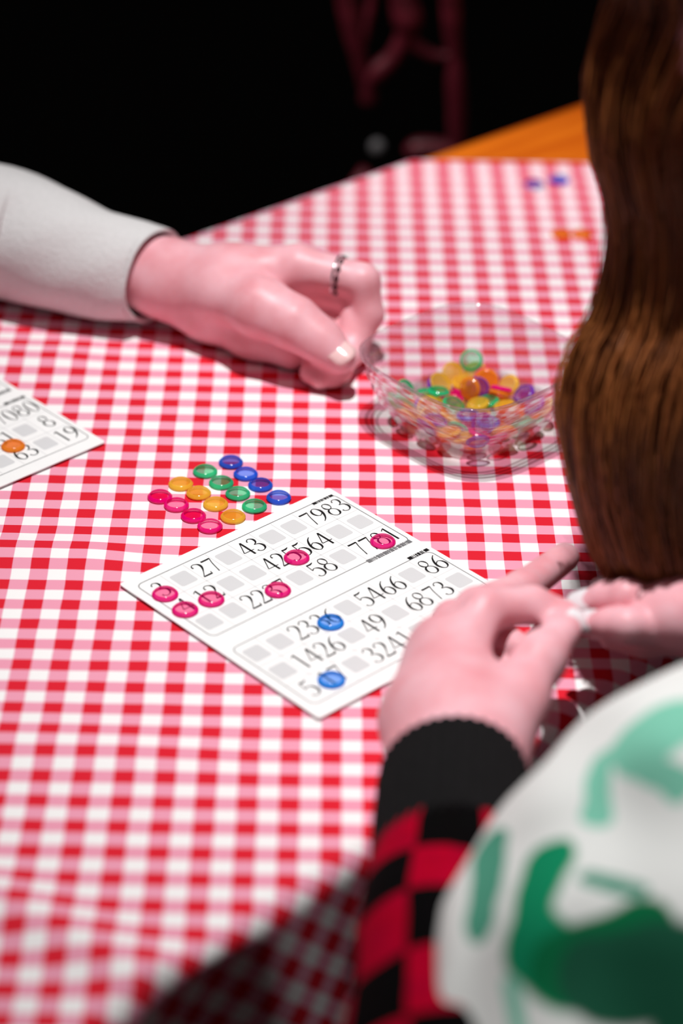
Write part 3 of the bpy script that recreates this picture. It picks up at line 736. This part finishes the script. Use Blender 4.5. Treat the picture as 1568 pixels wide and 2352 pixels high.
# --- person at the near right: both hands, sleeves, shirt, long hair
near_person = empty('person', (0.36, -0.62, FLOOR_Z))
tag(near_person, 'person with long brown hair and white and green top leaning over the table at right', 'person')
NP = Matrix.Translation((-0.36, 0.62, -FLOOR_Z))
W2 = J(1045, 1785, 36, 26)
lh = [
 ([J(1020, 1960, 36, 28), J(1040, 1860, 36, 27), W2], .012, .010),
 ([W2, J(1075, 1650, 46, 21), J(1052, 1500, 56, 13.5)], .012, .014),
 ([W2, J(1035, 1650, 45, 21), J(1024, 1478, 54, 13.5)], .012, .014),
 ([W2, J(1000, 1650, 40, 20), J(1002, 1495, 46, 13)], .012, .014),
 ([W2, J(975, 1660, 34, 18), J(985, 1540, 36, 12)], .012, .012),
 ([J(1052, 1500, 57, 13), J(1112, 1402, 66, 10.5), J(1222, 1390, 60, 9.2), J(1290, 1412, 54, 7.8)], .004, .005),
 ([J(1026, 1480, 54, 12.5), J(1095, 1398, 52, 10.5), J(1200, 1352, 42, 9.4), J(1296, 1280, 34, 8)], .004, .004),
 ([J(1002, 1497, 46, 12), J(1040, 1425, 38, 10), J(1110, 1440, 24, 9), J(1190, 1490, 26, 8)], .004, .004),
 ([J(985, 1542, 36, 11.5), J(1000, 1470, 28, 9.2), J(1070, 1480, 16, 8), J(1150, 1540, 18, 7.4)], .004, .004),
 ([W2, J(1118, 1690, 44, 20), J(1182, 1612, 50, 14.5), J(1240, 1512, 56, 11.2), J(1304, 1438, 55, 8.4)], .010, .010),
]
V1, F1 = chains_mesh(lh, 0.0016)
rh = [
 ([J(1720, 1430, 62, 22), J(1650, 1412, 62, 21)], .012, .010),
 ([J(1650, 1412, 62, 21), J(1565, 1418, 62, 15), J(1490, 1428, 58, 11)], .012, .010),
 ([J(1650, 1412, 62, 21), J(1575, 1395, 61, 15), J(1500, 1390, 60, 11)], .012, .010),
 ([J(1650, 1412, 62, 21), J(1585, 1375, 57, 14), J(1522, 1364, 56, 10.5)], .012, .010),
 ([J(1495, 1440, 58, 10), J(1440, 1436, 62, 8.8), J(1400, 1434, 58, 8), J(1366, 1436, 53, 7)], .003, .002),
 ([J(1500, 1391, 60, 10), J(1440, 1370, 65, 9), J(1392, 1372, 60, 8), J(1350, 1386, 54, 7)], .003, .0015),
 ([J(1522, 1360, 56, 9.8), J(1475, 1330, 60, 8.6), J(1430, 1336, 54, 7.8), J(1396, 1352, 48, 6.8)], .003, .0015),
 ([J(1650, 1415, 56, 17), J(1560, 1450, 50, 11), J(1480, 1462, 46, 9.4), J(1410, 1458, 42, 7.8)], .008, .003),
]
V2, F2 = chains_mesh(rh, 0.0016)
HC = atd(1750, -350, 1.10)
hd = [([(HC, .085), (HC+np.array([.01, -.02, -.06]), .068)], .03, .03), ([(HC+np.array([.02, -.05, -.07]), .05), (HC+np.array([.03, -.2, -.17]), .06)], .02, .03)]
V3, F3 = chains_mesh(hd, 0.006)
V1[:, 2] = np.maximum(V1[:, 2], 0.0009)
Vb = np.concatenate([V1, V2, V3]); Fb = np.concatenate([F1, F2+len(V1), F3+len(V1)+len(V2)])
mobj('body', rel(Vb, NP), Fb, M_SKIN, near_person)
def tipnail(chain, m, wd, ln, up=(0, 0, 1), off=0.0, wview=0.5):
    tp, r = chain[0][-1]; ti = chain[0][-2][0]
    vw = (CAM-tp)/np.linalg.norm(CAM-tp)
    nl = Vector(up)*(1-wview)+Vector(vw)*wview; dd = Vector(tp-ti).normalized(); nl = (nl-dd*nl.dot(dd)).normalized()
    nail(near_person, NP @ (Vector(tp)+nl*(r*1.02)+dd*off), nl, dd, wd, ln, m)
tipnail(lh[5], M_NAILW, .0105, .012); tipnail(lh[9], M_NAILW, .0125, .013, (0.6, -0.2, .5))
tipnail(rh[4], M_NAILW, .0125, .0165, off=.002, wview=.6); tipnail(rh[5], M_NAILW, .0125, .0165, off=.002, wview=.6); tipnail(rh[6], M_NAILW, .0115, .0145, off=.001, wview=.6)
rp = rh[6][0]; mid = rp[0][0]*0.5+rp[1][0]*0.5
torus('finger_ring', NP @ Vector(mid), rp[1][0]-rp[0][0], 0.0112, 0.0014, M_SILVER, near_person)

# left sleeve: ribbed black cuff and red-black check
arm = lh[0][0]
sp_ = resample([(*J(1075, 2900, 30, 1)[0], .046), (*J(1040, 2560, 34, 1)[0], .043), (*J(1022, 2330, 38, 1)[0], .0405), (*J(1022, 2170, 38, 1)[0], .0385), (*J(1032, 2040, 38, 1)[0], .0365), (*J(1036, 1985, 38, 1)[0], .0340)], 40)
cb = resample([(*J(1036, 2010, 38, 1)[0], .0345), (*J(1040, 1900, 38, 1)[0], .0350), (*J(1043, 1830, 38, 1)[0], .0345), (*J(1044, 1778, 38, 1)[0], .0335)], 22)
V, F, UV = sweep([tuple(r[:3]) for r in sp_], [r[3] for r in sp_], 56, lambda i, L, ph: 1+0.02*math.sin(ph*3+L*60)+0.018*math.sin(L*95+ph))
V = [Vector((v[0], v[1], v[2] if (v[0]*NN2[0]+v[1]*NN2[1]) < NEAR2-0.012 else max(v[2], 0.0015))) for v in V]
sv = mobj('checked_sleeve', rel(V, NP), F, M_CHECK, near_person); set_uv(sv, UV); sv['label'] = 'red and black checked knit sleeve'
pth = [tuple(r[:3]) for r in cb]; rd = [r[3] for r in cb]; fr_ = frames(pth)
for k, rr in ((-1, .0325), (-3, .0315), (-8, .031)):
    pth.append(tuple(fr_[k][0])); rd.append(rr)
V, F, UV = sweep_fixed(pth, rd, 192, lambda i, L, ph: 1+0.024*math.cos(ph*36)+0.010*math.sin(ph*3), len(cb))
V = [Vector((v[0], v[1], max(v[2], 0.0013))) for v in V]
cf = mobj('ribbed_cuff', rel(V, NP), F, M_CUFF, near_person); set_uv(cf, UV); cf['label'] = 'black ribbed cuff'

# white and green top
S = lambda x, y, d, r: (atd(x, y, d), r)
shirt = [
 ([S(1590, 2010, 1.0, .068), S(1520, 2330, .975, .083), S(1490, 2750, .95, .098)], .03, .03),
 ([S(1900, 2030, 1.02, .105), S(1900, 2500, 1.0, .13), S(1850, 3100, .98, .15)], .03, .05),
 ([S(1290, 1990, .99, .018), S(1220, 2170, .97, .02), S(1170, 2500, .94, .03)], .02, .05),
 ([S(1440, 1770, 1.02, .010), S(1560, 1850, .96, .014), S(1700, 2050, .95, .02)], .02, .035),
]
V, F = chains_mesh(shirt, 0.005)
Vw = np.asarray(V)
wr = 0.0042*np.sin(Vw[:, 0]*70+Vw[:, 2]*95+2*np.sin(Vw[:, 1]*30))+0.0030*np.sin(Vw[:, 1]*110-Vw[:, 2]*70+Vw[:, 0]*60+1.0)
Vw = Vw+wr[:, None]*np.array([0.0, -0.8, 0.6])
G1, G2, G3, LG = (8, 140, 96), (0, 110, 66), (24, 88, 64), (130, 205, 180)
dv_ = Vw-CAM; dz_ = dv_@AF; px_ = 784+FPX*(dv_@AR)/dz_; py_ = 1176-FPX*(dv_@AU)/dz_
def surf(x, y):
    """front point of the top seen at this pixel"""
    k = np.argmin(np.hypot(px_-x, py_-y)+np.maximum(dz_-dz_.min(), 0)*900)
    return NP @ Vector(Vw[k])
B_ = lambda x0, y0, x1, y1, r, c, d0=0, d1=0: ((surf(x0, y0), surf(x1, y1)), r, c)
blobs = [B_(1568, 1640, 1490, 1690, .019, LG), B_(1380, 1745, 1355, 1880, .0055, LG), B_(1130, 1930, 1095, 2110, .009, (80, 155, 130)), B_(1568, 1800, 1490, 1760, .007, LG),
         B_(1255, 1970, 1225, 2150, .011, G1), B_(1225, 2150, 1290, 2250, .017, G1), B_(1290, 2230, 1480, 2160, .015, G2), B_(1400, 2260, 1560, 2220, .018, G3),
         B_(1350, 2010, 1470, 2045, .0035, (80, 155, 130)), B_(1165, 2250, 1180, 2400, .004, LG), B_(1568, 2330, 1530, 2360, .008, G3)]
sh = mobj('patterned_top', rel(Vw, NP), F, print_shirt(blobs), near_person); sh['label'] = 'white top with green brushed print'

# long brown hair: solid core and separate strands
HK = resample([(*atd(1830, -420, 1.10), .105), (*atd(1800, -150, 1.10), .092), (*atd(1750, 60, 1.11), .064), (*atd(1655, 260, 1.13), .058), (*atd(1650, 480, 1.15), .047), (*atd(1635, 720, 1.17), .050), (*atd(1600, 920, 1.18), .060), (*atd(1595, 1120, 1.20), .060), (*atd(1630, 1285, 1.215), .052), (*atd(1670, 1385, 1.222), .028)], 40)
path = [tuple(r[:3]) for r in HK]; rad = [r[3]*0.9 for r in HK]
V, F, UV = sweep(path, rad, 40, lambda i, L, ph: 1+0.07*math.sin(ph*7+L*14)+0.05*math.sin(ph*13-L*9), squash=[0.8]*40, closed_ends=True)
V = [Vector((v[0], v[1], max(v[2], 0.012))) for v in V]
core = mobj('hair_core', rel(V, NP), F, M_HAIR, near_person)
at_ = core.data.attributes.new('tone', 'FLOAT', 'POINT'); at_.data.foreach_set('value', [0.15]*len(V))
fr_ = frames(path); rnd = random.Random(4)
V, F, TN_ = [], [], []
NS, NPt = 2600, 22
for s in range(NS):
    ph = rnd.uniform(0, 2*math.pi); k0 = rnd.uniform(0, 5); k1 = rnd.uniform(31, 37.6); off = rnd.gauss(1.0, 0.05) if rnd.random() < 0.86 else rnd.uniform(1.03, 1.16); w1, w2 = rnd.uniform(0, 6.3), rnd.uniform(0, 6.3); amp = rnd.uniform(0.01, 0.05)
    tw = rnd.gauss(0, 0.25); tone = min(1, max(0, rnd.gauss(0.4, 0.25))); hr = rnd.uniform(0.0004, 0.0008); b0 = len(V)
    for i in range(NPt):
        f_ = k0+(k1-k0)*i/(NPt-1); a = min(int(f_), 38); t = f_-a
        p = fr_[a][0].lerp(fr_[a+1][0], t); n_ = fr_[a][2]; b_ = fr_[a][3]
        offe = 1+(off-1)*(1 if f_ < 26 else max(0.0, 1-(f_-26)/5))-0.03*max(0, (f_-26)/10)
        r = (rad[a]*(1-t)+rad[a+1]*t)/0.9*offe*(1+amp*math.sin(i*0.55+w1))
        q = ph+tw*i/NPt+0.05*math.sin(i*0.4+w2)
        c = p+n_*(math.cos(q)*r*0.8)+b_*(math.sin(q)*r)
        if c.z < 0.009: c.z = 0.009
        e = n_*math.cos(q)+b_*math.sin(q); g = e.cross(fr_[a][1]); hh = hr*(1 if i < NPt-3 else (NPt-i)/4)
        for u, v in ((1, 0), (-0.5, 0.87), (-0.5, -0.87)): V.append(c+e*(u*hh)+g*(v*hh)); TN_.append(tone)
    for i in range(NPt-1):
        for j in range(3):
            k = (j+1) % 3; F.append((b0+i*3+j, b0+i*3+k, b0+i*3+3+k, b0+i*3+3+j))
hs = mobj('hair_strands', rel(V, NP), F, M_HAIR, near_person); hs['kind'] = 'stuff'; hs['label'] = 'long loose brown hair'
at_ = hs.data.attributes.new('tone', 'FLOAT', 'POINT'); at_.data.foreach_set('value', TN_)

# ------------------------------------------------------------------ carved chair behind the table
CD = 2.02
cb0 = atd(960, 420, CD)
chair = empty('chair', (cb0[0], cb0[1]+0.02, FLOOR_Z))
tag(chair, 'dark red wooden chair with carved openwork back beyond the far table edge', 'chair')
CP = Matrix.Translation((-cb0[0], -cb0[1]-0.02, -FLOOR_Z))
def yplane(x, y, Y):
    d = AF + AR*(x-784)/FPX - AU*(y-1176)/FPX
    return CAM+d*((Y-CAM[1])/d[1])
CY = 0.68
def limb(name, pts, n=18):
    """pts: pixel x, y and half width in mm on the upright plane of the chair back"""
    A = resample([(*yplane(x, y, CY), r/1000) for x, y, r in pts], n)
    V, F, UV = sweep([tuple(a[:3]) for a in A], [a[3] for a in A], 16, closed_ends=True)
    return mobj(name, rel(V, CP), F, M_CHAIR, chair)
limb('back_post', [(1030, -260, 9), (1034, -60, 9), (1038, 60, 8), (1045, 130, 6.5), (1046, 190, 8.5), (1049, 260, 8), (1050, 420, 8)], 24)
limb('carved_splat', [(760, -260, 9), (790, -40, 9), (808, 60, 9), (824, 130, 7), (838, 200, 5), (848, 238, 6)], 24)
limb('carved_splat', [(925, -160, 8), (918, -40, 9), (935, 40, 13), (932, 80, 9), (905, 130, 8), (868, 165, 9), (848, 190, 7), (846, 235, 8)], 30)
limb('carved_splat', [(934, 85, 8), (960, 110, 6), (1000, 128, 5), (1040, 130, 4)], 16)
limb('carved_splat', [(822, 110, 6), (838, 70, 5), (852, 10, 4), (862, -60, 4)], 16)
limb('back_rail', [(935, 352, 5), (955, 342, 9), (985, 340, 9), (1020, 345, 9), (1050, 350, 8)], 20)
kb = limb('knob', [(866, 322, 3), (866, 330, 6), (866, 338, 6.5), (866, 346, 6), (866, 354, 3)], 12); kb.data.materials[0] = simple('dull_pewter', (96, 96, 98), 0.55, 0.3, 0.1, 80)
limb('top_rail', [(750, -262, 10), (900, -300, 12), (1035, -262, 10)], 20)
pl_, pr_ = yplane(845, 420, CY), yplane(1050, 420, CY)
sw = (pr_[0]-pl_[0])/2; sxc = (pr_[0]+pl_[0])/2-cb0[0]; seat_z = -0.31-FLOOR_Z
yb = CY-cb0[1]-0.02
V, F = [], []; box(V, F, sxc-0.2, sxc+0.2, yb-0.40, yb+0.02, seat_z-0.035, seat_z)
bevel(mobj('seat', V, F, M_CHAIR, chair, smooth=False), 0.01, 3)
for sx in (-1, 1):
    for yy in (yb, yb-0.37):
        V, F = [], []; box(V, F, -0.018, 0.018, -0.018, 0.018, 0, seat_z-0.035)
        lg = mobj('leg', V, F, M_CHAIR, chair, smooth=False); lg.location = (sxc+sx*0.17, yy, 0); bevel(lg, 0.004)
for sx, px in ((-1, pl_), (1, pr_)):
    V, F, UV = sweep([(px[0]-cb0[0], yb, px[2]-FLOOR_Z+0.01), (sxc+sx*0.16, yb, seat_z-0.01)], [.008, .012], 14, closed_ends=True)
    mobj('back_post', V, F, M_CHAIR, chair)
